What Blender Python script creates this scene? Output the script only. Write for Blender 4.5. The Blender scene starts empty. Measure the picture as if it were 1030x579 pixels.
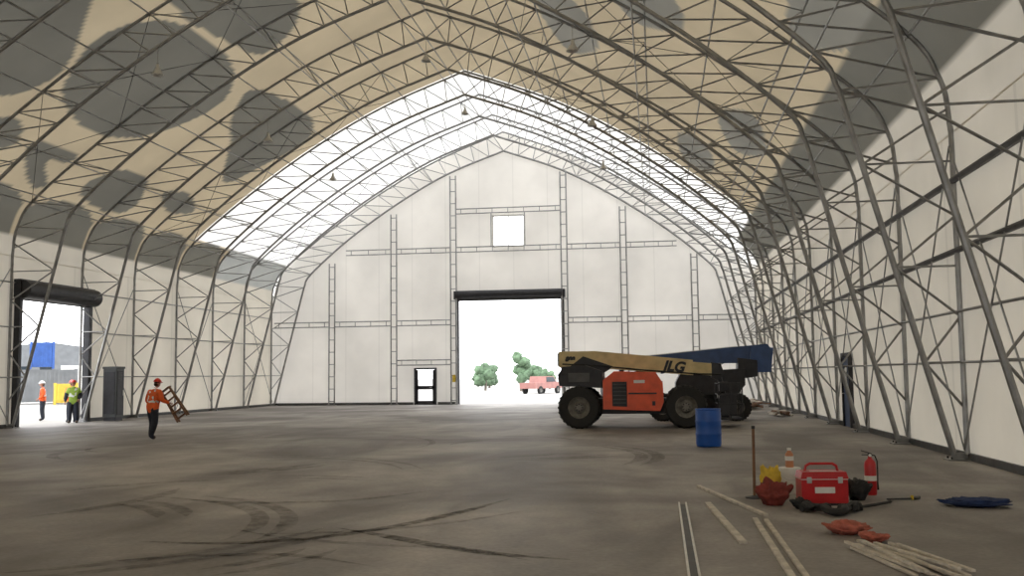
import bpy, math, random
from mathutils import Vector, Matrix
random.seed(7)
scn=bpy.context.scene
try:
    scn.view_settings.view_transform='Standard'
except Exception: pass

# ------------------------------------------------------------------ materials
def newmat(name):
    m=bpy.data.materials.new(name); m.use_nodes=True
    nt=m.node_tree; nt.nodes.clear()
    out=nt.nodes.new('ShaderNodeOutputMaterial')
    return m,nt,out
def pmat(name,col,rough=0.5,metal=0.0,var=0.12,scale=6.0,bump=0.0,spec=0.5,dirt=None):
    m,nt,out=newmat(name)
    b=nt.nodes.new('ShaderNodeBsdfPrincipled')
    b.inputs['Roughness'].default_value=rough; b.inputs['Metallic'].default_value=metal
    b.inputs['Specular IOR Level'].default_value=spec
    tc=nt.nodes.new('ShaderNodeTexCoord'); n=nt.nodes.new('ShaderNodeTexNoise')
    n.inputs['Scale'].default_value=scale; n.inputs['Detail'].default_value=5
    nt.links.new(tc.outputs['Object'],n.inputs['Vector'])
    r=nt.nodes.new('ShaderNodeValToRGB')
    r.color_ramp.elements[0].position=0.3; r.color_ramp.elements[1].position=0.7
    d=dirt if dirt else tuple(c*(1-var*1.5) for c in col)
    r.color_ramp.elements[0].color=(*d,1); r.color_ramp.elements[1].color=(*[min(1,c*(1+var*.5)) for c in col],1)
    nt.links.new(n.outputs['Fac'],r.inputs['Fac']); nt.links.new(r.outputs['Color'],b.inputs['Base Color'])
    if bump>0:
        bp=nt.nodes.new('ShaderNodeBump'); bp.inputs['Strength'].default_value=bump; bp.inputs['Distance'].default_value=0.02
        nt.links.new(n.outputs['Fac'],bp.inputs['Height']); nt.links.new(bp.outputs['Normal'],b.inputs['Normal'])
    nt.links.new(b.outputs['BSDF'],out.inputs['Surface'])
    return m

def fabric(name,col,fac,attr=False,seam=0.0,axis='Y',period=2.15):
    m,nt,out=newmat(name)
    N=nt.nodes; L=nt.links
    dif=N.new('ShaderNodeBsdfDiffuse'); tr=N.new('ShaderNodeBsdfTranslucent'); mx=N.new('ShaderNodeMixShader')
    tc=N.new('ShaderNodeTexCoord')
    n=N.new('ShaderNodeTexNoise'); n.inputs['Scale'].default_value=0.35; n.inputs['Detail'].default_value=4
    L.new(tc.outputs['Object'],n.inputs['Vector'])
    mr=N.new('ShaderNodeMapRange'); mr.inputs['From Min'].default_value=.3; mr.inputs['From Max'].default_value=.7
    mr.inputs['To Min'].default_value=.88; mr.inputs['To Max'].default_value=1.06
    L.new(n.outputs['Fac'],mr.inputs['Value'])
    vm=N.new('ShaderNodeVectorMath'); vm.operation='SCALE'
    if attr:
        a=N.new('ShaderNodeAttribute'); a.attribute_name='Pattern'
        L.new(a.outputs['Color'],vm.inputs[0])
        L.new(a.outputs['Alpha'],mx.inputs['Fac'])
    else:
        vm.inputs[0].default_value=col
        mx.inputs['Fac'].default_value=fac
    sc=mr.outputs['Result']
    if seam>0:
        sp=N.new('ShaderNodeSeparateXYZ'); L.new(tc.outputs['Object'],sp.inputs[0])
        d=N.new('ShaderNodeMath'); d.operation='DIVIDE'; d.inputs[1].default_value=period; L.new(sp.outputs[axis],d.inputs[0])
        fr=N.new('ShaderNodeMath'); fr.operation='FRACT'; L.new(d.outputs[0],fr.inputs[0])
        lt=N.new('ShaderNodeMath'); lt.operation='LESS_THAN'; lt.inputs[1].default_value=.03; L.new(fr.outputs[0],lt.inputs[0])
        mu=N.new('ShaderNodeMath'); mu.operation='MULTIPLY_ADD'; mu.inputs[1].default_value=-seam; mu.inputs[2].default_value=1.0; L.new(lt.outputs[0],mu.inputs[0])
        m2=N.new('ShaderNodeMath'); m2.operation='MULTIPLY'; L.new(mu.outputs[0],m2.inputs[0]); L.new(sc,m2.inputs[1]); sc=m2.outputs[0]
    L.new(sc,vm.inputs['Scale'])
    L.new(vm.outputs[0],dif.inputs['Color']); L.new(vm.outputs[0],tr.inputs['Color'])
    L.new(dif.outputs[0],mx.inputs[1]); L.new(tr.outputs[0],mx.inputs[2]); L.new(mx.outputs[0],out.inputs['Surface'])
    return m

M_steel=pmat('galvanized_steel',(0.32,0.32,0.315),0.38,0.6,0.2,3)
M_steel_d=pmat('weathered_steel',(0.11,0.11,0.11),0.55,0.5,0.2,3)
M_dark=pmat('dark_metal',(0.03,0.03,0.035),0.5,0.2,0.2,5)
M_black=pmat('black_rubber',(0.016,0.016,0.016),0.75,0,0.2,12,0.2)
M_rim=pmat('rim_grey',(0.20,0.19,0.17),0.5,0.2,0.3,8)
M_orange=pmat('orange_paint',(0.80,0.10,0.025),0.4,0,0.12,4)
M_cream=pmat('cream_paint',(0.68,0.54,0.27),0.45,0,0.15,3)
M_blue=pmat('blue_paint',(0.04,0.085,0.22),0.4,0,0.15,4)
M_drum=pmat('drum_blue',(0.012,0.09,0.40),0.4,0,0.12,4)
M_red=pmat('red_plastic',(0.50,0.015,0.02),0.35,0,0.12,8)
M_dred=pmat('dark_red_cloth',(0.22,0.035,0.025),0.8,0,0.25,12,0.3)
M_white=pmat('white_plastic',(0.75,0.74,0.70),0.45,0,0.08,8)
M_yellow=pmat('yellow_leather',(0.65,0.45,0.04),0.7,0,0.2,12)
M_wood=pmat('pale_timber',(0.62,0.57,0.49),0.7,0,0.2,9,0.2)
M_wood2=pmat('brown_timber',(0.20,0.10,0.05),0.7,0,0.25,9,0.2)
M_alum=pmat('aluminium',(0.55,0.55,0.54),0.4,0.6,0.1,9)
M_bluecloth=pmat('blue_cloth',(0.02,0.04,0.12),0.9,0,0.3,14,0.4)
M_orag=pmat('orange_rag',(0.46,0.13,0.09),0.9,0,0.3,14,0.4)
M_skin=pmat('skin',(0.42,0.22,0.15),0.6,0,0.08,10)
M_vest_o=pmat('hi_vis_orange',(0.85,0.13,0.02),0.7,0,0.12,10)
M_vest_y=pmat('hi_vis_lime',(0.30,0.46,0.06),0.7,0,0.12,10)
M_navy=pmat('navy_cloth',(0.02,0.025,0.04),0.85,0,0.2,10)
M_boot=pmat('boot_leather',(0.05,0.03,0.02),0.6,0,0.2,10)
M_hatr=pmat('hard_hat_red',(0.7,0.04,0.02),0.3,0,0.05,10)
M_hatw=pmat('hard_hat_white',(0.8,0.8,0.8),0.3,0,0.05,10)
M_refl=pmat('reflective_tape',(0.7,0.72,0.7),0.4,0.2,0.05,10)
M_leaf=pmat('hazed_foliage',(0.13,0.21,0.12),0.8,0,0.4,1.5,0.5)  # leaf green mixed paler, outdoor haze put into the colour
M_bark=pmat('bark',(0.2,0.17,0.14),0.9,0,0.3,6)
M_ctblue=pmat('container_blue',(0.03,0.10,0.36),0.5,0,0.15,2)
M_ctyel=pmat('container_yellow',(0.6,0.42,0.05),0.5,0,0.15,2)
M_ctgrey=pmat('building_grey',(0.17,0.18,0.19),0.7,0,0.15,1)
M_truck=pmat('hazed_red_paint',(0.34,0.15,0.13),0.5,0,0.15,2)  # truck red paled in the colour to imitate washed-out haze outside
M_glass=pmat('dark_glass',(0.02,0.03,0.04),0.1,0,0.05,2)
M_cab=pmat('cabinet_grey',(0.06,0.065,0.065),0.5,0.1,0.15,4)

M_wall=fabric('wall_fabric',(0.72,0.675,0.585),0.165,seam=0.10,axis='Y',period=4.3)
M_end=fabric('end_wall_fabric',(0.81,0.78,0.73),0.182,seam=0.08,axis='X',period=2.15)
M_roof=fabric('roof_fabric',None,0,attr=True)

# concrete floor
def floor_mat():
    m,nt,out=newmat('concrete_floor'); N=nt.nodes; L=nt.links
    b=N.new('ShaderNodeBsdfPrincipled')
    tc=N.new('ShaderNodeTexCoord')
    def noise(s,d,dist=0,vec=None):
        n=N.new('ShaderNodeTexNoise'); n.inputs['Scale'].default_value=s; n.inputs['Detail'].default_value=d
        n.inputs['Distortion'].default_value=dist; L.new(vec or tc.outputs['Object'],n.inputs['Vector']); return n
    n1=noise(0.17,7,0.8); n2=noise(1.8,8,0.3); n3=noise(16,6)
    mp=N.new('ShaderNodeMapping'); mp.inputs['Scale'].default_value=(0.8,0.28,1); mp.inputs['Rotation'].default_value=(0,0,0.35)
    L.new(tc.outputs['Object'],mp.inputs['Vector'])
    n4=noise(0.7,7,1.0,mp.outputs[0])
    def ramp(n,p0,p1,c0,c1):
        r=N.new('ShaderNodeValToRGB'); e=r.color_ramp.elements
        e[0].position=p0; e[1].position=p1; e[0].color=(*c0,1); e[1].color=(*c1,1); L.new(n.outputs['Fac'],r.inputs['Fac']); return r
    r1=ramp(n1,.38,.64,(.225,.207,.194),(.46,.432,.405))
    r2=ramp(n2,.3,.7,(.80,.80,.80),(1.10,1.10,1.10))
    r3=ramp(n3,.3,.7,(.88,.88,.88),(1.08,1.08,1.08))
    r4=ramp(n4,.38,.6,(.76,.755,.75),(1.06,1.06,1.06))
    def mul(a,b_):
        x=N.new('ShaderNodeMix'); x.data_type='RGBA'; x.blend_type='MULTIPLY'; x.inputs['Factor'].default_value=1
        L.new(a,x.inputs[6]); L.new(b_,x.inputs[7]); return x.outputs[2]
    c=mul(mul(mul(r1.outputs[0],r2.outputs[0]),r3.outputs[0]),r4.outputs[0])
    L.new(c,b.inputs['Base Color'])
    rr=N.new('ShaderNodeMapRange'); rr.inputs['To Min'].default_value=.45; rr.inputs['To Max'].default_value=.8
    L.new(n2.outputs['Fac'],rr.inputs['Value']); L.new(rr.outputs[0],b.inputs['Roughness'])
    bp=N.new('ShaderNodeBump'); bp.inputs['Strength'].default_value=.12; bp.inputs['Distance'].default_value=.01
    L.new(n3.outputs['Fac'],bp.inputs['Height']); L.new(bp.outputs[0],b.inputs['Normal'])
    b.inputs['Specular IOR Level'].default_value=.25
    L.new(b.outputs[0],out.inputs['Surface']); return m
M_floor=floor_mat()
M_ground=pmat('outside_ground',(0.34,0.33,0.31),0.9,0,0.1,0.3)
def skid_mat(name,mx_,sc,lo=.35,hi=.75):
    m,nt,out=newmat(name); N=nt.nodes; L=nt.links
    d=N.new('ShaderNodeBsdfDiffuse'); d.inputs['Color'].default_value=(.06,.055,.05,1)
    t=N.new('ShaderNodeBsdfTransparent'); mx=N.new('ShaderNodeMixShader')
    tc=N.new('ShaderNodeTexCoord'); n=N.new('ShaderNodeTexNoise'); n.inputs['Scale'].default_value=sc; n.inputs['Detail'].default_value=8
    n.inputs['Roughness'].default_value=.7
    L.new(tc.outputs['Object'],n.inputs['Vector'])
    mr=N.new('ShaderNodeMapRange'); mr.inputs['From Min'].default_value=lo; mr.inputs['From Max'].default_value=hi
    mr.inputs['To Min'].default_value=.0; mr.inputs['To Max'].default_value=mx_
    L.new(n.outputs['Fac'],mr.inputs['Value']); L.new(mr.outputs[0],mx.inputs['Fac'])
    L.new(t.outputs[0],mx.inputs[1]); L.new(d.outputs[0],mx.inputs[2]); L.new(mx.outputs[0],out.inputs['Surface'])
    return m
M_skid=skid_mat('tire_rubber_mark',.9,6)
M_skid2=skid_mat('faint_tire_mark',.5,5)

# ------------------------------------------------------------------ mesh builder
class B:
    def __init__(s,name): s.name=name; s.v=[]; s.f=[]; s.mi=[]; s.mats=[]
    def m(s,mat):
        if mat not in s.mats: s.mats.append(mat)
        return s.mats.index(mat)
    def add(s,vs,fs,mat):
        o=len(s.v); s.v+= [Vector(v) for v in vs]; k=s.m(mat)
        for f in fs: s.f.append([i+o for i in f]); s.mi.append(k)
    def box(s,c,size,mat,rot=None,top=1.0,piv=None):
        hx,hy,hz=[q/2 for q in size]
        vs=[]
        for z in (-hz,hz):
            k=top if z>0 else 1
            for x,y in ((-hx,-hy),(hx,-hy),(hx,hy),(-hx,hy)): vs.append(Vector((x*k,y*k,z)))
        if rot: R=Matrix.Rotation(rot[0],3,'X'); R=Matrix.Rotation(rot[2],3,'Z')@Matrix.Rotation(rot[1],3,'Y')@R; vs=[R@v for v in vs]
        vs=[v+Vector(c) for v in vs]
        s.add(vs,[(3,2,1,0),(4,5,6,7),(0,1,5,4),(1,2,6,5),(2,3,7,6),(3,0,4,7)],mat)
    def prism(s,poly,y0,y1,mat):
        n=len(poly); vs=[(x,y0,z) for x,z in poly]+[(x,y1,z) for x,z in poly]
        fs=[list(range(n)),list(range(2*n-1,n-1,-1))]+[[(i+1)%n,i,i+n,(i+1)%n+n] for i in range(n)]
        s.add(vs,fs,mat)
    def tube(s,path,r,mat,n=8,caps=True,radii=None):
        P=[Vector(p) for p in path]; vs=[]; fs=[]
        up=None
        for i,p in enumerate(P):
            if i==0: t=(P[1]-P[0])
            elif i==len(P)-1: t=(P[-1]-P[-2])
            else: t=(P[i+1]-P[i]).normalized()+(P[i]-P[i-1]).normalized()
            if t.length<1e-9: t=Vector((0,0,1))
            t.normalize()
            if up is None:
                up=Vector((0,1,0)) if abs(t.y)<.9 else Vector((1,0,0))
            a=(up-t*up.dot(t)).normalized(); up=a; b=t.cross(a)
            rr=radii[i] if radii else r
            for k in range(n):
                an=2*math.pi*k/n; vs.append(p+(a*math.cos(an)+b*math.sin(an))*rr)
        for i in range(len(P)-1):
            for k in range(n):
                k2=(k+1)%n; fs.append((i*n+k,i*n+k2,(i+1)*n+k2,(i+1)*n+k))
        if caps: fs.append(list(range(n-1,-1,-1))); fs.append([(len(P)-1)*n+k for k in range(n)])
        s.add(vs,fs,mat)
    def lathe(s,prof,mat,o=(0,0,0),axis='Z',n=28):
        vs=[];fs=[]
        for r,h in prof:
            for k in range(n):
                a=2*math.pi*k/n; x,y=r*math.cos(a),r*math.sin(a)
                p=(x,y,h) if axis=='Z' else ((x,h,y) if axis=='Y' else (h,x,y))
                vs.append(Vector(p)+Vector(o))
        for i in range(len(prof)-1):
            for k in range(n):
                k2=(k+1)%n; q=(i*n+k,i*n+k2,(i+1)*n+k2,(i+1)*n+k)
                fs.append(q if axis!='Y' else q[::-1])
        s.add(vs,fs,mat)
    def ell(s,c,rad,mat,nu=14,nv=10,rot=None,fn=None,zmin=-1):
        vs=[];fs=[]
        for j in range(nv+1):
            th_=math.pi*j/nv; z=math.cos(th_)
            z=max(z,zmin)
            for i in range(nu):
                a=2*math.pi*i/nu; q=math.sin(th_)
                v=Vector((q*math.cos(a),q*math.sin(a),z))
                if fn: v=fn(v)
                v=Vector((v.x*rad[0],v.y*rad[1],v.z*rad[2]))
                if rot is not None: v=rot@v
                vs.append(v+Vector(c))
        for j in range(nv):
            for i in range(nu):
                i2=(i+1)%nu; fs.append((j*nu+i,(j+1)*nu+i,(j+1)*nu+i2,j*nu+i2))
        s.add(vs,fs,mat)
    def addmesh(s,me,M,matfn):
        o=len(s.v); s.v+=[M@v.co for v in me.vertices]
        for p in me.polygons:
            s.f.append([i+o for i in p.vertices]); s.mi.append(s.m(matfn(p.center)))
    def done(s,loc=(0,0,0),rz=0,bevel=0,smooth=35,rot=None):
        me=bpy.data.meshes.new(s.name); me.from_pydata(s.v,[],s.f); me.update()
        for m in s.mats: me.materials.append(m)
        me.polygons.foreach_set('material_index',s.mi)
        me.polygons.foreach_set('use_smooth',[True]*len(me.polygons))
        me.set_sharp_from_angle(angle=math.radians(smooth))
        ob=bpy.data.objects.new(s.name,me); scn.collection.objects.link(ob)
        ob.location=loc; ob.rotation_euler=rot if rot else (0,0,rz)
        if bevel>0:
            md=ob.modifiers.new('bevel','BEVEL'); md.width=bevel; md.segments=2; md.limit_method='ANGLE'; md.angle_limit=math.radians(50)
        return ob

# ------------------------------------------------------------------ structure geometry
C=-9.1; YE=60.5
TY=[60.5,56.2,51.9,47.7,43.5,39.2,34.5,29.8,25.15,20.6,16.1,11.6,7.1,2.6,-1.9,-6.4,-10.9,-15.4]
YB=TY[-1]
def catmull(P,n=6):
    P=[Vector((p[0],p[1])) for p in P]; out=[]
    Q=[P[0]*2-P[1]]+P+[P[-1]*2-P[-2]]
    for i in range(1,len(Q)-2):
        for k in range(n):
            t=k/n; a,b,c,d=Q[i-1],Q[i],Q[i+1],Q[i+2]
            out.append(0.5*((2*b)+(c-a)*t+(2*a-5*b+4*c-d)*t*t+(3*b-a-3*c+d)*t*t*t))
    out.append(P[-1]); return out
# half profiles (offset from ridge, height)
outer_arc=catmull([(15.05,6.5),(14.88,7.6),(14.05,8.8),(10.6,11.5),(7.2,13.7),(3.9,15.4),(0.0,16.9)])
inner_arc=catmull([(12.92,7.45),(12.45,8.3),(9.95,10.45),(6.8,12.6),(3.6,14.35),(0.0,15.7)])
def resample(P,n):
    L=[0]
    for a,b in zip(P,P[1:]): L.append(L[-1]+(b-a).length)
    out=[]
    for k in range(n+1):
        t=L[-1]*k/n
        for i in range(len(P)-1):
            if L[i]<=t<=L[i+1]+1e-9:
                q=(t-L[i])/max(1e-9,L[i+1]-L[i]); out.append(P[i].lerp(P[i+1],q)); break
    return out
def top(x):
    a=abs(x-C)
    if a>=15.05: return 6.5
    for p,q in zip(outer_arc,outer_arc[1:]):
        if q.x<=a<=p.x+1e-9:
            t=(p.x-a)/max(1e-9,p.x-q.x); return p.y+(q.y-p.y)*t+.08
    return 6.5

# trusses
tb=B('roof_truss')
for s in (-1,1):
    W=lambda p: (s*p[0],0,p[1])
    tb.tube([W((15.05,.12)),W((15.05,6.5))],.055,M_steel,8)
    tb.tube([W(p) for p in outer_arc],.055,M_steel,8)
    tb.tube([W((14.8,.12))]+[W(p) for p in inner_arc],.062,M_steel,8)
    # leg web
    zs=[1.0,1.9,2.8,3.8,4.8,5.9,7.0]
    inn=lambda z:(14.8+(12.92-14.8)*(z-.12)/(7.45-.12),z)
    pts=[]
    for i,z in enumerate(zs):
        pts.append((15.05,z) if i%2==0 else inn(z))
    for a,b in zip(pts,pts[1:]): tb.tube([W(a),W(b)],.028,M_steel,6,False)
    for z in (1.9,3.8,5.9): tb.tube([W((15.05,z)),W(inn(z))],.024,M_steel,6,False)
    o=resample(outer_arc,17); i_=resample(inner_arc,16)
    tb.tube([W((15.03,6.8)),W(i_[0])],.03,M_steel,6,False)
    for k in range(16):
        tb.tube([W(i_[k]),W(o[k+1])],.026,M_steel,6,False)
        tb.tube([W(o[k+1]),W(i_[k+1])],.026,M_steel,6,False)
    tb.box((s*14.92,0,.015),(.55,.4,.03),M_steel)
    tb.box((s*14.92,0,.08),(.34,.03,.14),M_steel)
    for dx in (-.2,.2):
        for dy in (-.14,.14): tb.tube([(s*14.92+dx,dy,.03),(s*14.92+dx,dy,.07)],.018,M_dark,6)
t0=tb.done(loc=(C,YE-.12,0))
for ty in TY[1:]:
    o=bpy.data.objects.new('roof_truss',t0.data); scn.collection.objects.link(o); o.location=(C,ty,0)

# purlins, girts & cables
pb=B('roof_purlins')
o=resample(outer_arc,17); i_=resample(inner_arc,16)
for s in (-1,1):
    for k in (2,4,6,8,10,12,14,16):
        p=o[k]; pb.tube([(C+s*p.x,YB,p.y-.02),(C+s*p.x,YE,p.y-.02)],.028,M_steel,6)
    for k in (1,6,11):
        p=i_[k]; pb.tube([(C+s*p.x,YB,p.y),(C+s*p.x,YE,p.y)],.024,M_steel,6)
p=i_[16]; pb.tube([(C,YB,p.y),(C,YE,p.y)],.03,M_steel,6)
pb.tube([(C,YB,16.85),(C,YE,16.85)],.03,M_steel,6)
for b_ in range(len(TY)-1):
    y0=TY[b_]; y1=TY[b_+1]
    for s in (-1,1):
        if b_%3==0:
            for ka,kb in ((2,6),(6,10),(10,14)):
                a,b2=o[ka],o[kb]
                pb.tube([(C+s*a.x,y0,a.y-.08),(C+s*b2.x,y1,b2.y-.08)],.012,M_steel_d,5,False)
                pb.tube([(C+s*a.x,y1,a.y-.08),(C+s*b2.x,y0,b2.y-.08)],.012,M_steel_d,5,False)
        for k in (3,7,11):
            a=i_[k]; b2=o[k+1]
            pb.tube([(C+s*a.x,y0,a.y),(C+s*b2.x,(y0+y1)/2,b2.y)],.014,M_steel,5,False)
            pb.tube([(C+s*a.x,y1,a.y),(C+s*b2.x,(y0+y1)/2,b2.y)],.014,M_steel,5,False)
pb.done()
gb=B('wall_girts')
XL=C-15.05; XR=C+15.05
DL=(35.0,39.6,5.0)
for z,r,mm in ((1.9,.028,M_steel),(3.8,.03,M_steel),(5.5,.03,M_steel)):
    gb.tube([(XL,YB,z),(XL,DL[0]-.1,z)],r,mm,6); gb.tube([(XL,DL[1]+.1,z),(XL,YE,z)],r,mm,6)
for z,r,mm in ((1.9,.028,M_steel),(2.9,.03,M_steel),(4.1,.06,M_steel_d),(5.5,.07,M_steel_d)):
    if z<2.5:
        gb.tube([(XR-.02,YB,z),(XR-.02,32.1,z)],r,mm,6); gb.tube([(XR-.02,33.4,z),(XR-.02,YE,z)],r,mm,6)
    else: gb.tube([(XR-.02,YB,z),(XR-.02,YE,z)],r,mm,6)
for k in range(len(TY)-1):
    y0=TY[k]; y1=TY[k+1]
    gb.tube([(XR-.05,y0,.2),(XR-.05,y1,6.2)],.02,M_steel,5,False)
    gb.tube([(XR-.05,y1,.2),(XR-.05,y0,6.2)],.02,M_steel,5,False)
    if k!=5 and k%2==0:
        gb.tube([(XL+.05,y0,.2),(XL+.05,y1,6.2)],.02,M_steel,5,False)
        gb.tube([(XL+.05,y1,.2),(XL+.05,y0,6.2)],.02,M_steel,5,False)
gb.done()

# ------------------------------------------------------------------ roof fabric with faded printed pattern
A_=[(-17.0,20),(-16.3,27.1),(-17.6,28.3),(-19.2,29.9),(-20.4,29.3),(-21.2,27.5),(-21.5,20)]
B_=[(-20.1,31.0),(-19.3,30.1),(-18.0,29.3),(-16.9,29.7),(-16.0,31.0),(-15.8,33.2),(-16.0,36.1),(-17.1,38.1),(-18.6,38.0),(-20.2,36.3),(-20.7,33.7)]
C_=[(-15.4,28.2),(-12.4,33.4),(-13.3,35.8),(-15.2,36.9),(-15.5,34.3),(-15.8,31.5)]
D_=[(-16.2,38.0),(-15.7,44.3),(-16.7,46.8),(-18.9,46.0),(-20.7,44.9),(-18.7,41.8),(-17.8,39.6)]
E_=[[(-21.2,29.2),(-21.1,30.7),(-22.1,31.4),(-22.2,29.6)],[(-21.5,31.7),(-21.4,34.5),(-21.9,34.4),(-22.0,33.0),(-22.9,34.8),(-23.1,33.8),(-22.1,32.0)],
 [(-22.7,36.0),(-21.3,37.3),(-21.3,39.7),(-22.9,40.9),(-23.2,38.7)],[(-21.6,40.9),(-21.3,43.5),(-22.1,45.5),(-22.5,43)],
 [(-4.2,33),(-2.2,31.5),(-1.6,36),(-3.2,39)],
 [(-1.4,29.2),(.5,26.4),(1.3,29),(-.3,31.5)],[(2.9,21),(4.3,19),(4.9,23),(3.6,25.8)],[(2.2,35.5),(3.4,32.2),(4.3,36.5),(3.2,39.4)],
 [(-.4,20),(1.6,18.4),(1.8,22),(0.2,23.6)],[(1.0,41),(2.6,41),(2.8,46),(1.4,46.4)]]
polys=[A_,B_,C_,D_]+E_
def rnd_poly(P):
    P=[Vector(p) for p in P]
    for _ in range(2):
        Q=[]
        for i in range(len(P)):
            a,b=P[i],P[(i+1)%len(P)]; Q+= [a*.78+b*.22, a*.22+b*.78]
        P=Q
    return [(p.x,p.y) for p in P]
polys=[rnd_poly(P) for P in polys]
bbs=[(min(p[0] for p in P),max(p[0] for p in P),min(p[1] for p in P),max(p[1] for p in P)) for P in polys]
def inpoly(x,y,P):
    c=False; j=len(P)-1
    for i in range(len(P)):
        xi,yi=P[i]; xj,yj=P[j]
        if (yi>y)!=(yj>y) and x<(xj-xi)*(y-yi)/(yj-yi)+xi: c=not c
        j=i
    return c
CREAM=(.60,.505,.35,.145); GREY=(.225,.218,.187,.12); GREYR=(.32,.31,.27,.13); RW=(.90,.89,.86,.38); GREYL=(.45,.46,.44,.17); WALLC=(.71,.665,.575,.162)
def phase(y):
    for a,b in zip(TY,TY[1:]):
        if b<=y<=a: return (a-y)/(a-b)
    return 0
def pat(x,y,z,phs):
    a=abs(x-C); right=x>C
    if a>14.5 and z<(7.75 if right else 7.25): return WALLC
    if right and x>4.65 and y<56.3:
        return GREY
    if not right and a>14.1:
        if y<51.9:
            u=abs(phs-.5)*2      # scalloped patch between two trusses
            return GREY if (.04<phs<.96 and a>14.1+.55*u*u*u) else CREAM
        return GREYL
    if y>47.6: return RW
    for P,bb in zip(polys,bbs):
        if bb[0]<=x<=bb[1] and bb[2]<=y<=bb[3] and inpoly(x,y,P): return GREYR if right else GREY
    return CREAM
prof=[Vector((15.13,6.5))]+[Vector((p.x+.04,p.y+.07)) for p in outer_arc[1:]]
half=resample(prof,130)
line=[(C-p.x,p.y) for p in half]+[(C+p.x,p.y) for p in reversed(half[:-1])]
ny=600; ys=[YB+(YE-YB)*j/ny for j in range(ny+1)]
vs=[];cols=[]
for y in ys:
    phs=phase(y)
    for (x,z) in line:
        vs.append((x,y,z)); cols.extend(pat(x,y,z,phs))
nx=len(line); fs=[]
for j in range(ny):
    for i in range(nx-1):
        a=j*nx+i; fs.append((a,a+1,a+1+nx,a+nx))
me=bpy.data.meshes.new('ceiling'); me.from_pydata(vs,[],fs); me.update()
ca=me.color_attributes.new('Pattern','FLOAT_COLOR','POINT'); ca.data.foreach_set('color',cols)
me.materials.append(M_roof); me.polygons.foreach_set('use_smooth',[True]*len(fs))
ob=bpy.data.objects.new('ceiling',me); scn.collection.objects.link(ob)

# ------------------------------------------------------------------ walls with openings
def wall(name,breaks,topf,holes,fn,mat):
    bs=sorted(set([round(b,4) for b in breaks]+[round(h[0],4) for h in holes]+[round(h[1],4) for h in holes]))
    b=B(name)
    for u0,u1 in zip(bs,bs[1:]):
        um=(u0+u1)/2; hs=sorted([h for h in holes if h[0]<=um<=h[1]],key=lambda h:h[2])
        z=0.0
        for h in hs:
            if h[2]>z+1e-6: b.add([fn(u0,z),fn(u1,z),fn(u1,h[2]),fn(u0,h[2])],[(0,1,2,3)],mat)
            z=h[3]
        b.add([fn(u0,z),fn(u1,z),fn(u1,topf(u1)),fn(u0,topf(u0))],[(0,1,2,3)],mat)
    return b.done()
xs=[C-15.13+ (30.26)*k/120 for k in range(121)]
DE=(-12.1,-5.6,0,6.45); WE=(-9.8,-7.9,9.75,11.6); ME=(-14.8,-13.55,0,2.2)
wall('wall_back',xs,top,[DE,WE,ME],lambda u,z:(u,YE+.1,z),M_end)
wall('wall_front',xs,top,[(-14,-4,0,6.5)],lambda u,z:(u,YB-.1,z),M_end)
wall('wall_left',[YB-.1,YE+.1],lambda u:6.54,[(DL[0],DL[1],0,DL[2])],lambda u,z:(C-15.13,u,z),M_wall)
wall('wall_right',[YB-.1,YE+.1],lambda u:6.54,[(32.2,33.3,0,2.2)],lambda u,z:(C+15.13,u,z),M_wall)

# floor & ground
fb=B('floor'); fb.add([(C-15.3,YB-.3,0),(C+15.3,YB-.3,0),(C+15.3,YE+.3,0),(C-15.3,YE+.3,0)],[(0,1,2,3)],M_floor); fb.done()
g=B('outside_ground'); g.add([(-400,-300,-.03),(400,-300,-.03),(400,600,-.03),(-400,600,-.03)],[(0,1,2,3)],M_ground); g.done()

for nm,x in (('baseboard_left',C-15.09),('baseboard_right',C+15.09)):
    b=B(nm)
    segs=[(YB,DL[0]-.15),(DL[1]+.15,YE)] if 'left' in nm else [(YB,32.1),(33.4,YE)]
    for a,c in segs:
        b.box((x,(a+c)/2,.07),(.07,c-a,.14),M_steel_d)
    b.done()
b=B('baseboard_back')
for a,c in ((C-15,-14.95),(-13.4,-12.3),(-5.4,C+15)): b.box(((a+c)/2,YE+.04,.08),(c-a,.07,.16),M_steel_d)
b.done()

# end wall frame: ladder columns and girts
eb=B('end_wall_frame')
def ladder(p0,p1,w,wdir,step=.75,r=.045):
    p0=Vector(p0);p1=Vector(p1);d=Vector(wdir)*w/2
    eb.tube([p0-d,p1-d],r,M_steel,8); eb.tube([p0+d,p1+d],r,M_steel,8)
    n=int((p1-p0).length/step)
    for k in range(n+1):
        q=p0.lerp(p1,(k+.3)/(n+.6)); eb.tube([q-d,q+d],r*.7,M_steel,6,False)
yf=YE-.32
for x,zt in ((-20.1,8.9),(-16.1,11.9),(-12.3,14.2),(-5.4,14.2),(-1.8,11.9),(2.4,8.9)):
    ladder((x,yf,0.03),(x,yf,zt),.36,(1,0,0)); eb.box((x,yf,.02),(.55,.35,.04),M_steel)
def girt(x0,x1,z): ladder((x0,yf+.05,z),(x1,yf+.05,z),.3,(0,0,1),step=1.0,r=.035)
for x0,x1 in ((-23.9,-20.3),(-19.9,-16.3),(-15.9,-12.5),(-5.2,-2.0),(-1.6,2.2),(2.6,5.6)): girt(x0,x1,5.05)
for x0,x1 in ((-19.2,-16.3),(-15.9,-12.5),(-12.1,-5.6),(-5.2,-2.0),(-1.6,1.4)): girt(x0,x1,9.55)
girt(-12.1,-5.6,11.95); girt(-15.9,-12.5,2.6)
for x in (-9.9,-7.8): eb.tube([(x,yf,9.7),(x,yf,11.8)],.035,M_steel,6)
eb.done()

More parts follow.
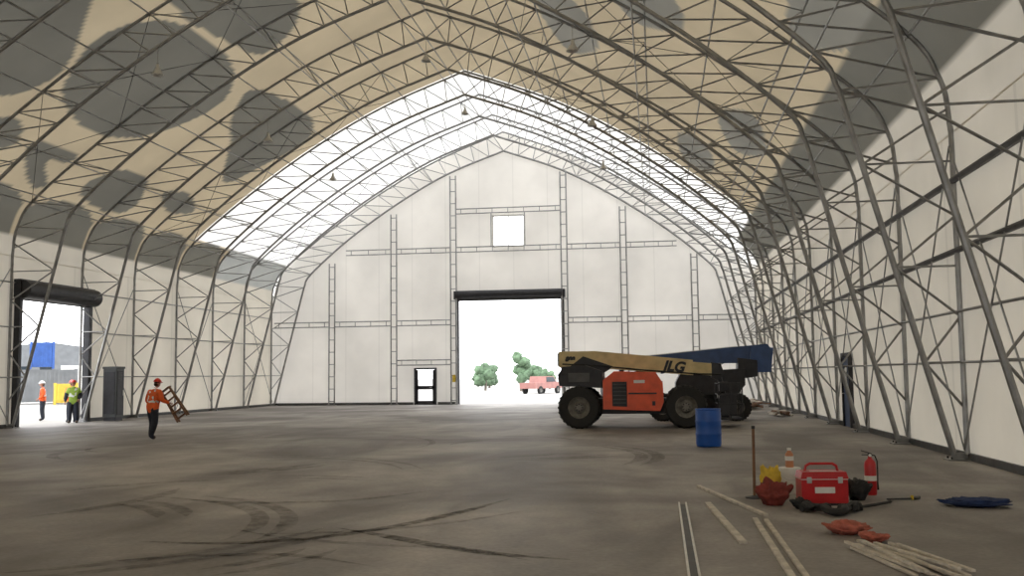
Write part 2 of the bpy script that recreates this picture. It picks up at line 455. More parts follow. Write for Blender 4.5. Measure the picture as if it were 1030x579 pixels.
# doors
b=B('door_1')   # big roll-up door opening in end wall
y=YE-.02
b.box((-12.12,y,3.25),(.2,.3,6.5),M_dark); b.box((-5.58,y,3.25),(.2,.3,6.5),M_dark)
b.box((-8.85,y-.05,6.72),(6.9,.45,.5),M_dark)
b.lathe([(.0,-3.3),(.24,-3.3),(.24,3.3),(.0,3.3)],M_dark,(-8.85,y-.25,6.75),'X',16)
b.box((-8.85,y,6.42),(6.4,.06,.12),M_steel_d)
b.box((-12.3,y-.3,1.6),(.18,.14,.45),M_yellow)
b.done(bevel=.01)
b=B('door_2')   # personnel door with glazing in end wall
b.box((-14.82,y,1.1),(.1,.2,2.25),M_dark); b.box((-13.52,y,1.1),(.1,.2,2.25),M_dark); b.box((-14.17,y,2.22),(1.4,.2,.1),M_dark)
b.box((-14.17,y,1.05),(1.2,.06,.22),M_dark); b.box((-14.17,y,.12),(1.2,.06,.24),M_dark)
for x in (-14.7,-13.64): b.box((x,y,1.1),(.14,.06,2.1),M_dark)
b.tube([(-13.75,y-.05,1.05),(-13.75,y-.1,1.05),(-13.9,y-.1,1.05)],.015,M_alum,6)
b.done(bevel=.005)
b=B('window_1')
zc=10.67
for x in (-9.83,-7.87): b.box((x,y,zc),(.1,.12,1.95),M_white)
for z in (9.72,11.63): b.box((-8.85,y,z),(2.06,.12,.1),M_white)
b.box((-8.85,y,zc),(.06,.1,1.85),M_white); b.done(bevel=.005)
b=B('door_3')   # roll-up door in left wall
x=C-15.05
b.box((x,DL[0]-.08,2.5),(.3,.2,5.0),M_dark); b.box((x,DL[1]+.1,2.5),(.3,.22,5.0),M_dark)
b.lathe([(0,-2.5),(.36,-2.5),(.36,2.5),(0,2.5)],M_dark,(x+.25,(DL[0]+DL[1])/2,5.25),'Y',18)
b.box((x+.05,(DL[0]+DL[1])/2,5.3),(.35,5.1,.7),M_dark)
b.box((x,(DL[0]+DL[1])/2,4.93),(.08,4.5,.14),M_steel_d)
b.done(bevel=.01)
b=B('door_4')   # personnel door in right wall
x=C+15.08
b.box((x,32.15,1.15),(.16,.1,2.3),M_dark); b.box((x,33.35,1.15),(.16,.1,2.3),M_dark); b.box((x,32.75,2.27),(.16,1.3,.12),M_dark)
b.box((x,32.75,1.1),(.06,1.08,2.18),M_blue); b.tube([(x-.03,33.15,1.05),(x-.1,33.15,1.05),(x-.1,33.0,1.05)],.015,M_alum,6)
b.box((x-.04,32.75,1.6),(.02,.4,.6),M_glass)
b.done(bevel=.005)

# high-bay lamps hanging from the trusses
def lamp(x,yk,z):
    b=B('high_bay_lamp'); k=.75
    b.tube([(0,0,.9),(0,0,.3)],.01,M_steel,6); b.lathe([(0,.42*k),(.07*k,.42*k),(.08*k,.25*k),(.1*k,.22*k),(.26*k,-.02),(.27*k,-.05),(.24*k,-.04),(.08*k,.2*k),(0,.2*k)],M_alum,n=18)
    b.ell((0,0,.06),(.06,.06,.09),M_white,10,8)
    b.done(loc=(x,yk,z))
for k in (3,5,7):
    yk=TY[k]
    lamp(C,yk,14.75); lamp(C-6.8,yk,11.7); lamp(C+6.8,yk,11.7)

# ------------------------------------------------------------------ boom lifts
def wheel(b,x,y,r,w,side):
    s=side
    prof=[(r*.52,-w/2),(r*.9,-w/2),(r*.98,-w*.38),(r,-w*.25),(r,w*.25),(r*.98,w*.38),(r*.9,w/2),(r*.52,w/2)]
    b.lathe(prof,M_black,(x,y,r),'Y',32)
    b.lathe([(r*.52,-w*.5),(r*.47,-w*.42),(r*.3,-w*.22),(r*.2,-w*.40),(0,-w*.44)] if s<0 else [(0,w*.44),(r*.2,w*.40),(r*.3,w*.22),(r*.47,w*.42),(r*.52,w*.5)],M_rim,(x,y,r),'Y',24)
    b.lathe([(0,-w*.2),(r*.54,-w*.2)] if s>0 else [(r*.54,w*.2),(0,w*.2)],M_dark,(x,y,r),'Y',24)
    for k in range(8):
        a=k*math.pi/4; b.lathe([(0,s*w*.44),(.025,s*w*.44),(.025,s*w*.28)],M_dark,(x+math.cos(a)*r*.16,y,r+math.sin(a)*r*.16),'Y',6)
    for k in range(26):
        a=2*math.pi*k/26
        for sd in (-1,1):
            b.box((x+math.cos(a)*r*.985,y+sd*w*.24,r+math.sin(a)*r*.985),(.04,w*.44,.07),M_black,rot=(0,-a,0))
# local: x to the right, near side is -y
b=B('boom_lift')
for wx in (-1.7,1.72):
    for wy in (-.95,.95): wheel(b,wx,wy,.68,.42,-1 if wy<0 else 1)
    b.box((wx,0,.67),(.28,1.6,.26),M_dark); b.lathe([(0,-.8),(.12,-.8),(.12,.8),(0,.8)],M_dark,(wx,0,.67),'Y',14)
b.prism([(-1.75,.62),(-1.2,.45),(1.2,.45),(1.8,.62),(1.8,.95),(-1.75,.95)],-.55,.55,M_dark)   # frame
b.lathe([(0,.95),(.6,.95),(.6,1.12),(0,1.12)],M_dark,(-.2,0,0),'Z',24)
hood=[(-.92,.62),(.9,.55),(1.02,.85),(1.0,1.45),(.78,1.80),(-.55,1.84),(-.92,1.55)]
for y0,y1 in ((-1.12,-.38),(.38,1.12)): b.prism(hood,y0,y1,M_orange)
b.prism([(-.95,1.0),(1.0,1.0),(1.0,1.5),(-.95,1.5)],-.38,.38,M_dark)
b.prism([(-.62,.72),(-.15,.70),(-.15,1.5),(-.62,1.5)],-1.14,-1.115,M_dark)   # grille
for k in range(6): b.box((-.385,-1.15,.82+k*.12),(.42,.03,.03),M_steel_d)
b.box((.35,-1.13,1.12),(.9,.02,.05),M_dark); b.box((.7,-1.13,.8),(.1,.03,.14),M_dark)
b.box((.25,-1.13,1.5),(.35,.015,.1),M_white)
b.prism([(-2.35,1.38),(-.95,1.30),(-.95,1.85),(-1.5,2.05),(-2.2,2.0),(-2.4,1.75)],-.95,.95,M_dark)
b.prism([(-2.28,2.0),(-1.5,2.05),(-1.2,1.9),(-1.2,1.75),(-2.3,1.75)],-.97,.97,M_dark)
b.box((-1.7,-.98,1.65),(.7,.02,.3),M_steel_d)
b.prism([(-2.2,1.9),(-1.1,1.7),(-.6,2.0),(-1.6,2.35)],-.3,-.22,M_dark); b.prism([(-2.2,1.9),(-1.1,1.7),(-.6,2.0),(-1.6,2.35)],.22,.3,M_dark)
# main boom
b.prism([(-2.42,1.98),(-2.42,2.52),(-1.2,2.52),(.9,2.30),(2.0,2.18),(2.0,1.68),(.6,1.80),(-1.2,1.96)],-.26,.26,M_cream)
b.prism([(2.0,2.12),(2.6,2.06),(2.6,1.66),(2.0,1.72)],-.2,.2,M_cream)
b.prism([(2.58,2.10),(2.9,2.05),(3.0,1.75),(2.85,1.5),(2.58,1.6)],-.16,.16,M_dark)
b.box((-2.44,0,2.25),(.05,.44,.44),M_dark)
b.tube([(-.9,-.0,1.5),(.9,0,1.95)],.08,M_dark,10); b.tube([(.3,0,1.8),(1.3,0,1.9)],.05,M_alum,10)
b.tube([(-2.3,-.3,2.10),(-1,-.3,2.02),(.4,-.3,1.87),(2.2,-.28,1.72),(2.9,-.2,1.7)],.025,M_black,6)
# jib and platform
b.tube([(2.8,0,1.75),(2.95,0,1.2),(2.98,0,.55)],.09,M_dark,8)
b.box((3.0,0,.5),(.25,.5,.5),M_dark)
px0,px1,py0,py1=2.75,3.5,-.9,.9
b.box(((px0+px1)/2,0,.28),(px1-px0,py1-py0,.06),M_dark)
for z in (.75,1.05,1.4):
    b.tube([(px0,py0,z),(px1,py0,z),(px1,py1,z),(px0,py1,z),(px0,py0,z)],.022,M_dark,6)
for x_ in (px0,(px0+px1)/2,px1):
    for y_ in (py0,py1): b.tube([(x_,y_,.28),(x_,y_,1.4)],.022,M_dark,6)
for y_ in (-.3,.3): b.tube([(px1,y_,.28),(px1,y_,1.4)],.022,M_dark,6)
b.box((2.95,-.45,1.3),(.3,.5,.3),M_dark); b.box((3.05,-.88,.75),(.55,.03,.7),M_dark)
lift=b.done(loc=(-.8,33.5,0),bevel=.015)
def decal(txt,parent,loc,rot,size,mat,name):
    cu=bpy.data.curves.new(name,'FONT'); cu.body=txt; cu.size=size; cu.extrude=.004; cu.offset=.02; cu.shear=.25
    ob=bpy.data.objects.new(name,cu); scn.collection.objects.link(ob)
    bpy.context.view_layer.update()
    me=bpy.data.meshes.new_from_object(ob.evaluated_get(bpy.context.evaluated_depsgraph_get()))
    bpy.data.objects.remove(ob)
    me.materials.clear(); me.materials.append(mat)
    o2=bpy.data.objects.new(name,me); scn.collection.objects.link(o2); o2.parent=parent; o2.location=loc; o2.rotation_euler=rot
decal('JLG',lift,(1.02,-.275,1.86),(math.pi/2,.1,0),.46,M_dark,'boom_lettering')
decal('800',lift,(-2.2,-.275,2.2),(math.pi/2,0.02,0),.2,M_dark,'boom_number')
# second lift (blue), parked behind
b=B('boom_lift')
for wx in (-1.5,1.2):
    for wy in (-.85,.85): wheel(b,wx,wy,.5,.38,-1 if wy<0 else 1)
    b.box((wx,0,.5),(.25,1.4,.22),M_dark)
b.prism([(-1.6,.4),(1.3,.4),(1.4,.8),(-1.7,.8)],-.5,.5,M_dark)
b.lathe([(0,.8),(.55,.8),(.55,.95),(0,.95)],M_dark,(0,0,0),'Z',20)
b.prism([(-1.0,.95),(1.2,.95),(1.5,1.3),(1.5,1.9),(-.8,1.8),(-1.0,1.4)],-1.05,1.05,M_dark)
b.prism([(1.3,1.5),(2.0,1.6),(2.0,2.2),(1.3,2.3)],-.5,.5,M_dark)
b.prism([(-2.5,2.16),(-2.5,2.36),(1.4,2.72),(2.4,2.80),(2.55,2.6),(2.5,1.85),(1.7,1.85),(1.4,2.1)],-.28,.28,M_blue)
b.prism([(1.7,1.75),(2.5,1.75),(2.6,2.65),(1.8,2.70)],-.45,.45,M_blue)
b.prism([(-2.2,2.36),(-2.2,2.42),(1.3,2.74),(1.3,2.70)],-.2,.2,M_alum)
b.tube([(0,0,1.8),(1.2,0,2.35)],.08,M_alum,10)
b.prism([(-2.9,2.1),(-2.5,2.16),(-2.5,2.30),(-2.9,2.26)],-.18,.18,M_steel_d)
b.tube([(-2.8,0,2.2),(-3.1,0,1.7),(-3.1,0,1.2)],.07,M_dark,8)
b.box((-3.4,0,.9),(.7,1.6,.06),M_dark)
for z in (1.3,1.6,1.95): b.tube([(-3.75,-.8,z),(-3.05,-.8,z),(-3.05,.8,z),(-3.75,.8,z),(-3.75,-.8,z)],.02,M_blue,6)
for x_ in (-3.75,-3.05):
    for y_ in (-.8,0,.8): b.tube([(x_,y_,.9),(x_,y_,1.95)],.02,M_blue,6)
b.done(loc=(1.7,38.2,0),bevel=.015)

# ------------------------------------------------------------------ drum
b=B('plastic_drum')
b.lathe([(0,.01),(.27,.01),(.29,.03),(.30,.08),(.30,.27),(.308,.29),(.308,.32),(.30,.34),(.30,.57),(.308,.59),(.308,.62),(.30,.64),(.30,.80),(.29,.86),(.30,.87),(.30,.90),(.275,.90),(.27,.87),(0,.87)],M_drum,n=36)
for dx in (-.16,.16): b.lathe([(0,.895),(.035,.895),(.035,.87)],M_drum,(dx,0,0),'Z',10)
b.done(loc=(1.2,24.35,0))

# ------------------------------------------------------------------ foreground gear
b=B('toolbox')
b.box((0,0,.19),(.60,.36,.32),M_red); b.box((0,0,.02),(.58,.34,.04),M_dark)
b.box((0,0,.39),(.62,.38,.09),M_red,top=.92); b.box((0,0,.345),(.61,.37,.02),M_white)
b.tube([(-.22,0,.42),(-.2,0,.50),(-.15,0,.53),(.15,0,.53),(.2,0,.50),(.22,0,.42)],.018,M_red,8)
b.box((.0,-.183,.2),(.26,.008,.08),M_white)
for x_ in (-.2,.2): b.box((x_,-.19,.33),(.06,.02,.08),M_alum)
b.box((0,-.1,.44),(.35,.02,.01),M_white)
b.done(loc=(2.14,13.85,0),rz=.08,bevel=.012)
b=B('bucket')
b.lathe([(0,.005),(.12,.005),(.125,.02),(.145,.28),(.155,.28),(.157,.32),(.150,.34),(.155,.37),(.143,.37),(.135,.28),(.115,.02)],M_white,n=28)
b.lathe([(0,.375),(.150,.375),(.158,.365),(.158,.35)],M_white,n=28)
b.tube([(.157*math.cos(t_),.0-.02-.12*math.sin(t_)*.6-.1*abs(math.sin(t_)),.33-.12*math.sin(t_)) for t_ in [math.pi*k/12 for k in range(13)]],.004,M_alum,6)
b.done(loc=(1.88,15.0,0))
b=B('drink_bottle')
b.lathe([(0,0),(.055,0),(.06,.015),(.06,.07),(.056,.08),(.06,.09),(.06,.17),(.052,.2),(.03,.225),(.024,.235),(.024,.25),(0,.25)],pmat('orange_drink',(.55,.22,.10),.3),n=20)
b.lathe([(.0605,.095),(.062,.095),(.062,.16),(.0605,.16)],M_white,n=20); b.lathe([(.03,.24),(.03,.275),(0,.275)],M_white,n=14)
b.done(loc=(1.88,15.0,.377))
b=B('fire_extinguisher')
b.lathe([(0,.0),(.075,.0),(.082,.02),(.082,.42),(.07,.47),(.04,.50),(.025,.52),(.025,.545),(0,.545)],M_red,n=24)
b.lathe([(.083,.2),(.0835,.2),(.0835,.27),(.083,.27)],M_white,n=24)
b.box((0,0,.565),(.05,.03,.04),M_dark); b.box((-.05,0,.60),(.14,.02,.015),M_dark,rot=(0,.3,0)); b.box((-.05,0,.56),(.12,.02,.012),M_dark)
b.lathe([(0,-.015),(.02,-.015),(.02,.0)],M_white,(0,-.02,.555),'Y',12)
b.tube([(.02,0,.56),(.07,0,.55),(.10,0,.47),(.098,-.01,.3),(.095,0,.16)],.010,M_black,8); b.tube([(.095,0,.18),(.095,0,.07)],.02,M_black,8,radii=[.011,.018])
b.done(loc=(2.98,14.9,0))
b=B('steel_post')
b.lathe([(0,0),(.13,0),(.13,.015),(.05,.03),(0.022,.04)],M_dark,n=20); b.tube([(0,0,.03),(0,0,.98)],.021,M_wood2,10); b.tube([(0,0,.96),(0,0,1.0)],.026,M_dark,10)
b.done(loc=(1.32,14.45,0),rot=(0,.01,0))
def lump(name,loc,size,mat,seed,rz=0,sub=3,amp=.35):
    import bmesh
    from mathutils import noise
    bm=bmesh.new(); bmesh.ops.create_icosphere(bm,subdivisions=4,radius=1)
    for v in bm.verts:
        p=v.co.copy(); n=noise.fractal(p*1.6+Vector((seed*7.3,seed,0)),1,2,4); r=1+amp*n+.12*noise.noise(p*6+Vector((seed,0,0)))
        v.co=Vector((p.x*r*size[0]/2,p.y*r*size[1]/2,max(0,(p.z*.5+.5)**.8*r*size[2]) if p.z>-0.8 else 0))
    me=bpy.data.meshes.new(name); bm.to_mesh(me); bm.free(); me.materials.append(mat)
    me.polygons.foreach_set('use_smooth',[True]*len(me.polygons))
    ob=bpy.data.objects.new(name,me); scn.collection.objects.link(ob); ob.location=loc; ob.rotation_euler=(0,0,rz); return ob
lump('red_canvas_bag',(1.50,13.72,0),(.42,.34,.28),M_dred,1)
lump('work_glove',(1.52,14.3,0),(.26,.2,.40),M_yellow,2)
lump('black_tool_bag',(2.68,14.3,0),(.36,.32,.26),M_black,3)
lump('blue_tarp',(4.02,13.7,0),(.85,.50,.10),M_bluecloth,4,-.15)
lump('orange_rag',(2.0,11.35,0),(.44,.42,.13),M_orag,5)
lump('orange_rag',(2.18,10.85,0),(.26,.34,.09),M_orag,6,.4)
lump('cloth_sack',(1.80,13.35,0),(.24,.2,.12),M_black,8)
b=B('rubber_hose')
pts=[]
for k in range(70):
    t=k/69; pts.append((1.75+.75*t+.06*math.sin(t*25),12.9+.2*math.sin(t*9)+.10*math.cos(t*31),.055+.03*abs(math.sin(t*13))))
b.tube(pts,.05,M_black,8); b.tube([(2.45,13.2,.04),(2.75,13.5,.04),(3.0,13.8,.04)],.02,M_black,8); b.done()
b=B('pipe_wrench')
b.box((0,0,.02),(.42,.035,.02),M_dark); b.box((.22,.02,.025),(.09,.09,.03),M_steel_d); b.box((.27,.05,.025),(.07,.03,.03),M_dark)
b.lathe([(0,-.03),(.02,-.03),(.02,.03),(0,.03)],M_yellow,(.16,0,.03),'Z',12); b.done(loc=(3.25,14.3,0),rz=.3,bevel=.004)
def plank(name,p0,p1,w,h,mat,z=0):
    p0=Vector((*p0,0));p1=Vector((*p1,0)); d=p1-p0; b=B(name)
    b.box((0,0,h/2+z+.002),(d.length,w,h),mat)
    return b.done(loc=(p0+p1)/2,rz=math.atan2(d.y,d.x),bevel=.004)
plank('timber_batten',(.60,15.75),(1.28,12.6),.06,.035,M_wood)
plank('timber_batten',(.64,13.73),(.84,10.6),.08,.03,M_wood)
plank('timber_batten',(1.12,12.3),(1.10,8.4),.06,.03,M_wood)
plank('timber_batten',(1.24,12.2),(1.22,8.3),.05,.03,M_wood)
b=B('steel_channel')
b.box((0,0,.006),(.10,5.9,.012),M_steel_d); b.box((-.045,0,.02),(.02,5.9,.04),M_white); b.box((.045,0,.02),(.02,5.9,.04),M_white)
b.done(loc=(.29,10.7,0),rz=-.005,bevel=.002)
b=B('timber_bundle')
for k in range(9):
    a=.06+random.uniform(-.1,.1); L_=random.uniform(1.3,1.9)
    b.box((k*.055+random.uniform(-.02,.02),random.uniform(-.15,.15)-k*.02,.02+(k%3)*.028),(.042,L_,.024),M_wood,rot=(0,0,a+.05))
b.done(loc=(1.98,9.8,0),rz=.12,bevel=.003)

# skid marks
b=B('tire_skid_marks')
zc_=[.002]
def strip(P,w,mat=M_skid):
    zc_[0]+=.0003; zz=zc_[0]
    Q=catmull(P,10)
    vs=[];fs=[]
    for i,p in enumerate(Q):
        a=Q[max(0,i-1)];c=Q[min(len(Q)-1,i+1)]; d=(c-a).normalized(); n=Vector((-d.y,d.x))
        w_=w*min(1,i/12+.05,(len(Q)-1-i)/12+.05)
        for q in (p+n*w_/2,p-n*w_/2): vs.append((q.x,q.y,zz))
    for i in range(len(Q)-1): fs.append((2*i,2*i+1,2*i+3,2*i+2))
    b.add(vs,fs,mat)
strip([(-3.75,11.4),(-3.0,10.85),(-2.3,10.3),(-1.6,9.85),(-.85,9.6)],.2)
strip([(-5.6,10.3),(-4.6,10.25),(-3.7,10.7),(-3.0,11.7),(-2.5,12.9),(-2.1,14.2)],.18)
strip([(-4.9,11.2),(-4.0,10.6),(-3.0,10.3),(-2.0,10.1),(-1.2,9.5)],.14,M_skid2)
strip([(-4.6,10.9),(-3.8,11.0),(-3.0,11.4),(-2.3,12.1),(-1.7,13.0)],.14,M_skid2)
strip([(-7.6,14.3),(-6.0,13.6),(-4.4,13.9),(-3.4,15.2)],.2,M_skid2)
strip([(-5.6,9.0),(-4.6,9.5),(-3.6,9.6),(-2.6,9.1)],.16,M_skid2)
rs=random.Random(5)
n_=0
while n_<22:
    cx=rs.uniform(-13,-1); cy=rs.uniform(8,26); R_=rs.uniform(2,6); a0=rs.uniform(0,6.28); da=rs.uniform(.5,1.3)
    P=[[(cx+(R_+off)*math.cos(a0+da*j/5),cy+(R_+off)*math.sin(a0+da*j/5)) for j in range(6)] for off in (0,.35)]
    wd=rs.uniform(.12,.28)
    if max(q[0] for p in P for q in p)>.0: continue
    n_+=1
    strip(P[0],wd,M_skid2)
    if n_%2: strip(P[1],wd,M_skid2)
b.done()

b=B('lumber_pile')
for k in range(26):
    b.box((random.uniform(-.5,.5),random.uniform(-2.5,2.5),.05+random.random()*.35),(random.choice([.09,.14,.2]),random.uniform(1.5,3.5),.05),random.choice([M_wood,M_wood2,M_wood]),rot=(0,0,random.uniform(-.25,.25)))
b.done(loc=(4.4,50,0))
b=B('lumber_pile')
for k in range(14):
    b.box((random.uniform(-.3,.3),random.uniform(-.8,.8),.05+random.random()*.15),(random.choice([.09,.14]),random.uniform(1,2),.05),random.choice([M_wood,M_wood2]),rot=(0,0,random.uniform(-.3,.3)))
b.done(loc=(4.9,41.5,0))

b=B('equipment_cabinet')
b.box((0,0,1.2),(.62,.62,2.1),M_cab); b.box((0,0,2.28),(.68,.68,.1),M_cab); b.box((0,0,.08),(.55,.55,.16),M_dark)
b.box((.32,0,1.2),(.02,.52,1.9),M_dark); b.box((.335,.2,1.2),(.02,.04,.25),M_alum); b.box((0,-.32,1.2),(.5,.02,1.8),M_dark)
for k in range(6): b.box((.335,-.05,1.75+k*.06),(.02,.3,.02),M_cab)
b.done(loc=(-23.3,40.4,0),bevel=.015)

# ------------------------------------------------------------------ people
def skinmesh(verts,edges,radii,root=0,sub=2):
    me=bpy.data.meshes.new('tmp'); me.from_pydata([Vector(v) for v in verts],edges,[]); me.update()
    ob=bpy.data.objects.new('tmp',me); scn.collection.objects.link(ob)
    md=ob.modifiers.new('s','SKIN'); md.use_smooth_shade=True
    sv=me.skin_vertices[0].data
    for i,r in enumerate(radii): sv[i].radius=r if isinstance(r,tuple) else (r,r); sv[i].use_root=(i==root)
    ss=ob.modifiers.new('u','SUBSURF'); ss.levels=sub; ss.render_levels=sub
    bpy.context.view_layer.update()
    out=bpy.data.meshes.new_from_object(ob.evaluated_get(bpy.context.evaluated_depsgraph_get()))
    bpy.data.objects.remove(ob); return out
def person(name,loc,rz,J,vest,hat,lean=0,sleeve=None,extra=None):
    b=B(name)
    keys=['pelvis','spine','chest','neckb','neck','shL','elL','wrL','shR','elR','wrR','hipL','knL','anL','toL','hipR','knR','anR','toR']
    idx={k:i for i,k in enumerate(keys)}
    R=dict(pelvis=(.19,.15),spine=(.18,.145),chest=(.205,.155),neckb=(.11,.09),neck=(.06,.06),shL=.10,elL=.07,wrL=.045,shR=.10,elR=.07,wrR=.045,
           hipL=.125,knL=.095,anL=.078,toL=(.052,.055),hipR=.125,knR=.095,anR=.078,toR=(.052,.055))
    E=[('pelvis','spine'),('spine','chest'),('chest','neckb'),('neckb','neck'),('chest','shL'),('shL','elL'),('elL','wrL'),('chest','shR'),('shR','elR'),('elR','wrR'),
       ('pelvis','hipL'),('hipL','knL'),('knL','anL'),('anL','toL'),('pelvis','hipR'),('hipR','knR'),('knR','anR'),('anR','toR')]
    me=skinmesh([J[k] for k in keys],[(idx[a],idx[c]) for a,c in E],[R[k] for k in keys])
    sl=sleeve or vest
    def lab(a,c):
        if c in('spine','chest','neckb') or a=='chest': return 'top'
        if c=='neck': return 'skin'
        if c in('elL','elR','wrL','wrR'): return 'arm'
        if c in('toL','toR'): return 'boot'
        return 'leg'
    segs=[(Vector(J[a]),Vector(J[c]),lab(a,c),R) for a,c in E]
    P=Vector(J['pelvis'])
    def mf(p):
        best=None
        for a,c,l,_ in segs:
            d=c-a; t=max(0,min(1,(p-a).dot(d)/max(1e-9,d.length_squared))); q=(p-(a+d*t)).length-{'top':.14,'leg':.09,'arm':.06,'skin':.05,'boot':.05}[l]
            if best is None or q<best[0]: best=(q,l)
        l=best[1]
        if l=='leg' and p.z>P.z-.03: l='top'
        if l=='top':
            if abs(p.z-1.12)<.025 or (abs(abs(p.x)-.1)<.02 and p.z>1.12): return M_refl
            return vest
        return {'skin':M_skin,'leg':M_navy,'arm':sl,'boot':M_boot}[l]
    b.addmesh(me,Matrix.Identity(4),mf)
    hd=Vector(J['neck'])+Vector(J['headdir'])
    yaw=Matrix.Rotation(J.get('headyaw',0),3,'Z')@Matrix.Rotation(J.get('headtilt',0),3,'X')
    def hf(v):
        v=v.copy()
        if v.z<-.2: v.x*=1-.28*(-v.z-.2); v.y*=1-.12*(-v.z-.2)
        if v.y>.3: 
            if abs(v.x)<.22 and -.35<v.z<.12: v.y+=.16*(1-abs(v.x)/.22)
            if abs(abs(v.x)-.38)<.18 and .0<v.z<.25: v.y-=.06
            if v.z<-.7: v.y+=.08
        if v.y<-.3 and v.z<-.4: v.y*=.85
        return v
    b.ell(hd,(.078,.098,.118),M_skin,28,22,rot=yaw,fn=hf)
    def H(p): return hd+yaw@Vector(p)
    for s in (-1,1):
        b.ell(H((s*.030,.083,.008)),(.012,.008,.008),M_white,8,6); b.ell(H((s*.030,.090,.008)),(.005,.004,.005),M_black,8,6)
        b.ell(H((s*.079,.0,-.005)),(.010,.022,.032),M_skin,8,8)
        b.box(H((s*.030,.094,.026)),(.03,.008,.006),M_boot)
    b.ell(H((0,.088,-.055)),(.024,.010,.007),M_dred,8,6)
    b.ell(H((0,-.012,.0)),(.081,.095,.10),M_boot,18,12,rot=yaw,zmin=.0)
    b.ell(H((0,-.03,-.03)),(.074,.075,.06),M_boot,14,8,rot=yaw)
    b.ell(H((0,0,.045)),(.105,.125,.105),hat,24,14,rot=yaw,zmin=0)
    b.ell(H((0,.02,.048)),(.125,.155,.012),hat,24,8,rot=yaw); b.tube([H((0,-.12,.06)),H((0,-.07,.135)),H((0,0,.158)),H((0,.07,.135)),H((0,.12,.06))],.012,hat,6)
    for s,w,e in ((-1,'wrL','elL'),(1,'wrR','elR')):
        wv=Vector(J[w]); d=(wv-Vector(J[e])).normalized()
        side=Vector((0,1,0)) if abs(d.y)<.8 else Vector((0,0,1))
        side=(side-d*side.dot(d)).normalized(); nrm=d.cross(side)*s; inw=-nrm if nrm.x*s>0 else nrm
        pm=skinmesh([wv-d*.02,wv+d*.04,wv+d*.085],[(0,1),(1,2)],[(.03,.024),(.042,.020),(.040,.016)],0,2)
        b.addmesh(pm,Matrix.Identity(4),lambda p:M_skin)
        for fi,(off,ln) in enumerate(((.030,.068),(.010,.078),(-.010,.072),(-.029,.055))):
            r0=wv+d*.08+side*off; a=r0+d*ln*.42+inw*ln*.12; c=a+d*ln*.22+inw*ln*.28; e_=c-d*ln*.02+inw*ln*.3
            fm=skinmesh([r0,a,c,e_],[(0,1),(1,2),(2,3)],[.010,.0095,.009,.0075],0,1)
            b.addmesh(fm,Matrix.Identity(4),lambda p:M_skin)
        r0=wv+d*.03+side*.03; a=r0+d*.025+side*.025+inw*.012; c=a+d*.03+inw*.018
        fm=skinmesh([r0,a,c],[(0,1),(1,2)],[.013,.011,.009],0,1); b.addmesh(fm,Matrix.Identity(4),lambda p:M_skin)
    if extra: extra(b)
    return b.done(loc=loc,rz=rz,smooth=80)
J1=dict(pelvis=(0,0,.93),spine=(0,.02,1.08),chest=(0,.06,1.28),neckb=(0,.09,1.43),neck=(0,.12,1.50),headdir=(0,.03,.13),
 shL=(-.21,.07,1.38),elL=(-.30,.02,1.13),wrL=(-.27,.20,.95),shR=(.21,.07,1.38),elR=(.33,.08,1.14),wrR=(.36,.30,1.06),
 hipL=(-.10,0,.88),knL=(-.13,.10,.50),anL=(-.13,.05,.10),toL=(-.14,.21,.055),hipR=(.10,0,.88),knR=(.12,-.0,.49),anR=(.13,-.14,.11),toR=(.13,.01,.055),headtilt=-.15)
person('worker',(-14.62,27.5,0),math.radians(-25),J1,M_vest_o,M_hatr)
b=B('step_ladder')
for s in (-.2,.2): b.tube([(s,0,-.5),(s*.8,0,.5)],.03,M_wood2,6); b.tube([(s,.1,-.5),(s*.8,.03,.5)],.024,M_wood2,6)
for k in range(5): b.box((0,0,-.42+k*.2),(.38,.07,.04),M_wood2)
b.box((0,.02,.51),(.36,.14,.03),M_wood2)
b.done(loc=(-14.02,27.62,1.02),rot=(.15,-.55,-.25))
J2=dict(pelvis=(0,0,.93),spine=(0,.01,1.08),chest=(0,.02,1.28),neckb=(0,.02,1.43),neck=(0,.03,1.50),headdir=(0,.02,.13),
 shL=(-.21,.02,1.38),elL=(-.28,-.02,1.13),wrL=(-.24,.16,.98),shR=(.21,.02,1.38),elR=(.29,-.02,1.13),wrR=(.30,.06,.88),
 hipL=(-.10,0,.88),knL=(-.13,.03,.49),anL=(-.14,-.02,.11),toL=(-.16,.13,.055),hipR=(.10,0,.88),knR=(.12,.02,.49),anR=(.14,-.03,.11),toR=(.16,.12,.055))
person('worker',(-23.6,37.9,0),math.radians(200),J2,M_vest_y,M_hatr,sleeve=M_navy)
person('worker',(-24.1,38.6,0),math.radians(60),J2,M_vest_o,M_hatr,sleeve=M_navy)
person('worker',(-27.0,41.0,-.03),math.radians(120),J2,M_vest_o,M_hatw)

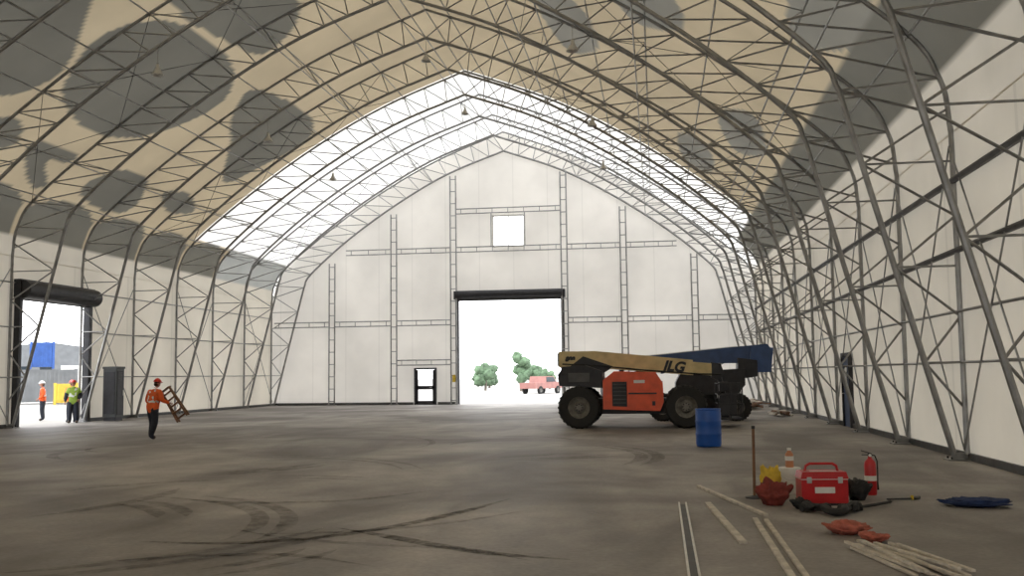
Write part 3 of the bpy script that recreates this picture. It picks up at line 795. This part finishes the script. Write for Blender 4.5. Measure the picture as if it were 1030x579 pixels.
# ------------------------------------------------------------------ outside
def tree(x,y,h,r,seed):
    from mathutils import noise
    b=B('tree'); b.tube([(0,0,0),(.1,0,h*.35),(0,.1,h*.6)],.2,M_bark,8,radii=[.16,.12,.08])
    rnd=random.Random(seed)
    for k in range(12):
        c=(rnd.uniform(-r,r)*.6,rnd.uniform(-r,r)*.6,h*.58+rnd.uniform(-.25,.35)*h)
        q=r*rnd.uniform(.35,.55)
        b.ell(c,(q,q,q*.9),M_leaf,14,10,fn=lambda v:v*(1+.5*noise.noise(v*3+Vector((seed,k,0)))))
    b.done(loc=(x,y,-.03),smooth=80)
tree(-14.9,110,4.2,1.2,3); tree(-20.3,118,2.7,1.3,4); tree(-23.5,140,3.2,1.4,5); tree(-18.3,150,3.0,1.6,6); tree(-13.3,125,2.6,1.0,9); tree(-25.8,150,2.6,1.8,12)
def container(x,y,sz,mat,rz=0,z=-.03,name='shipping_container'):
    b=B(name); L_,W_,H_=sz
    b.box((0,0,H_/2+.1),(L_,W_,H_-.1),mat)
    n=int(L_/.3)
    for k in range(n):
        for s in (-1,1): b.box((-L_/2+.2+k*.3,s*W_/2,H_/2+.1),(.14,.07,H_-.4),mat)
    for sx in (-1,1):
        for sy in (-1,1): b.box((sx*L_/2,sy*W_/2,H_/2+.06),(.16,.16,H_+.1),mat)
    for sx in (-1,1):
        for yy in (-.6,.6): b.tube([(sx*(L_/2+.04),yy,.3),(sx*(L_/2+.04),yy,H_-.1)],.025,M_steel,6)
    b.done(loc=(x,y,z),rz=rz)
container(-48.2,72,(6,2.4,2.6),M_ctgrey,.6); container(-47.6,72,(1.6,2.0,2.0),M_ctblue,.6,z=2.68); container(-43.6,69,(1.5,1.6,1.5),M_ctyel,.6)
b=B('warehouse')
b.prism([(-14,0),(14,0),(14,5.5),(0,7.5),(-14,5.5)],-6,6,M_ctgrey)
for k in range(9): b.box((-12+k*3,-6.05,3.2),(1.6,.1,1.4),M_glass)
b.box((4,-6.05,2),(4,.12,4),M_white)
b.done(loc=(-92,140,-.03),rz=.6)
b=B('pickup_truck')
b.prism([(-2.4,.5),(2.4,.5),(2.4,1.0),(1.3,1.1),(.8,1.65),(-.6,1.65),(-.8,1.05),(-2.4,1.05)],-.9,.9,M_truck)
b.prism([(.72,1.58),(1.15,1.12),(-.5,1.12),(-.5,1.58)],-.92,.92,M_glass)
for x_ in (-1.5,1.5):
    for y_ in (-.85,.85): wheel(b,x_,y_,.36,.22,-1 if y_<0 else 1)
b.done(loc=(-10.9,95,-.03),rz=1.1,bevel=.02)

# ------------------------------------------------------------------ light
w=bpy.data.worlds.new('overcast_sky'); scn.world=w; w.use_nodes=True
bg=w.node_tree.nodes['Background']; bg.inputs[0].default_value=(.97,.98,1.0,1); bg.inputs[1].default_value=3.9

# ------------------------------------------------------------------ camera
ph=math.atan(0.0877); th=math.atan(0.1435); ro=0.012
fw=Vector((-math.sin(th)*math.cos(ph),math.cos(th)*math.cos(ph),math.sin(ph)))
r0=Vector((math.cos(th),math.sin(th),0)); u0=r0.cross(fw)
r=(r0-u0*ro).normalized(); u=(u0+r0*ro).normalized()
cam=bpy.data.cameras.new('camera'); cam.lens=36*1000/1030; cam.sensor_width=36; cam.clip_end=1000
co=bpy.data.objects.new('camera',cam); scn.collection.objects.link(co)
Mx=Matrix((( r.x,u.x,-fw.x,0),(r.y,u.y,-fw.y,0),(r.z,u.z,-fw.z,1.75),(0,0,0,1)))
co.matrix_world=Mx
scn.camera=co
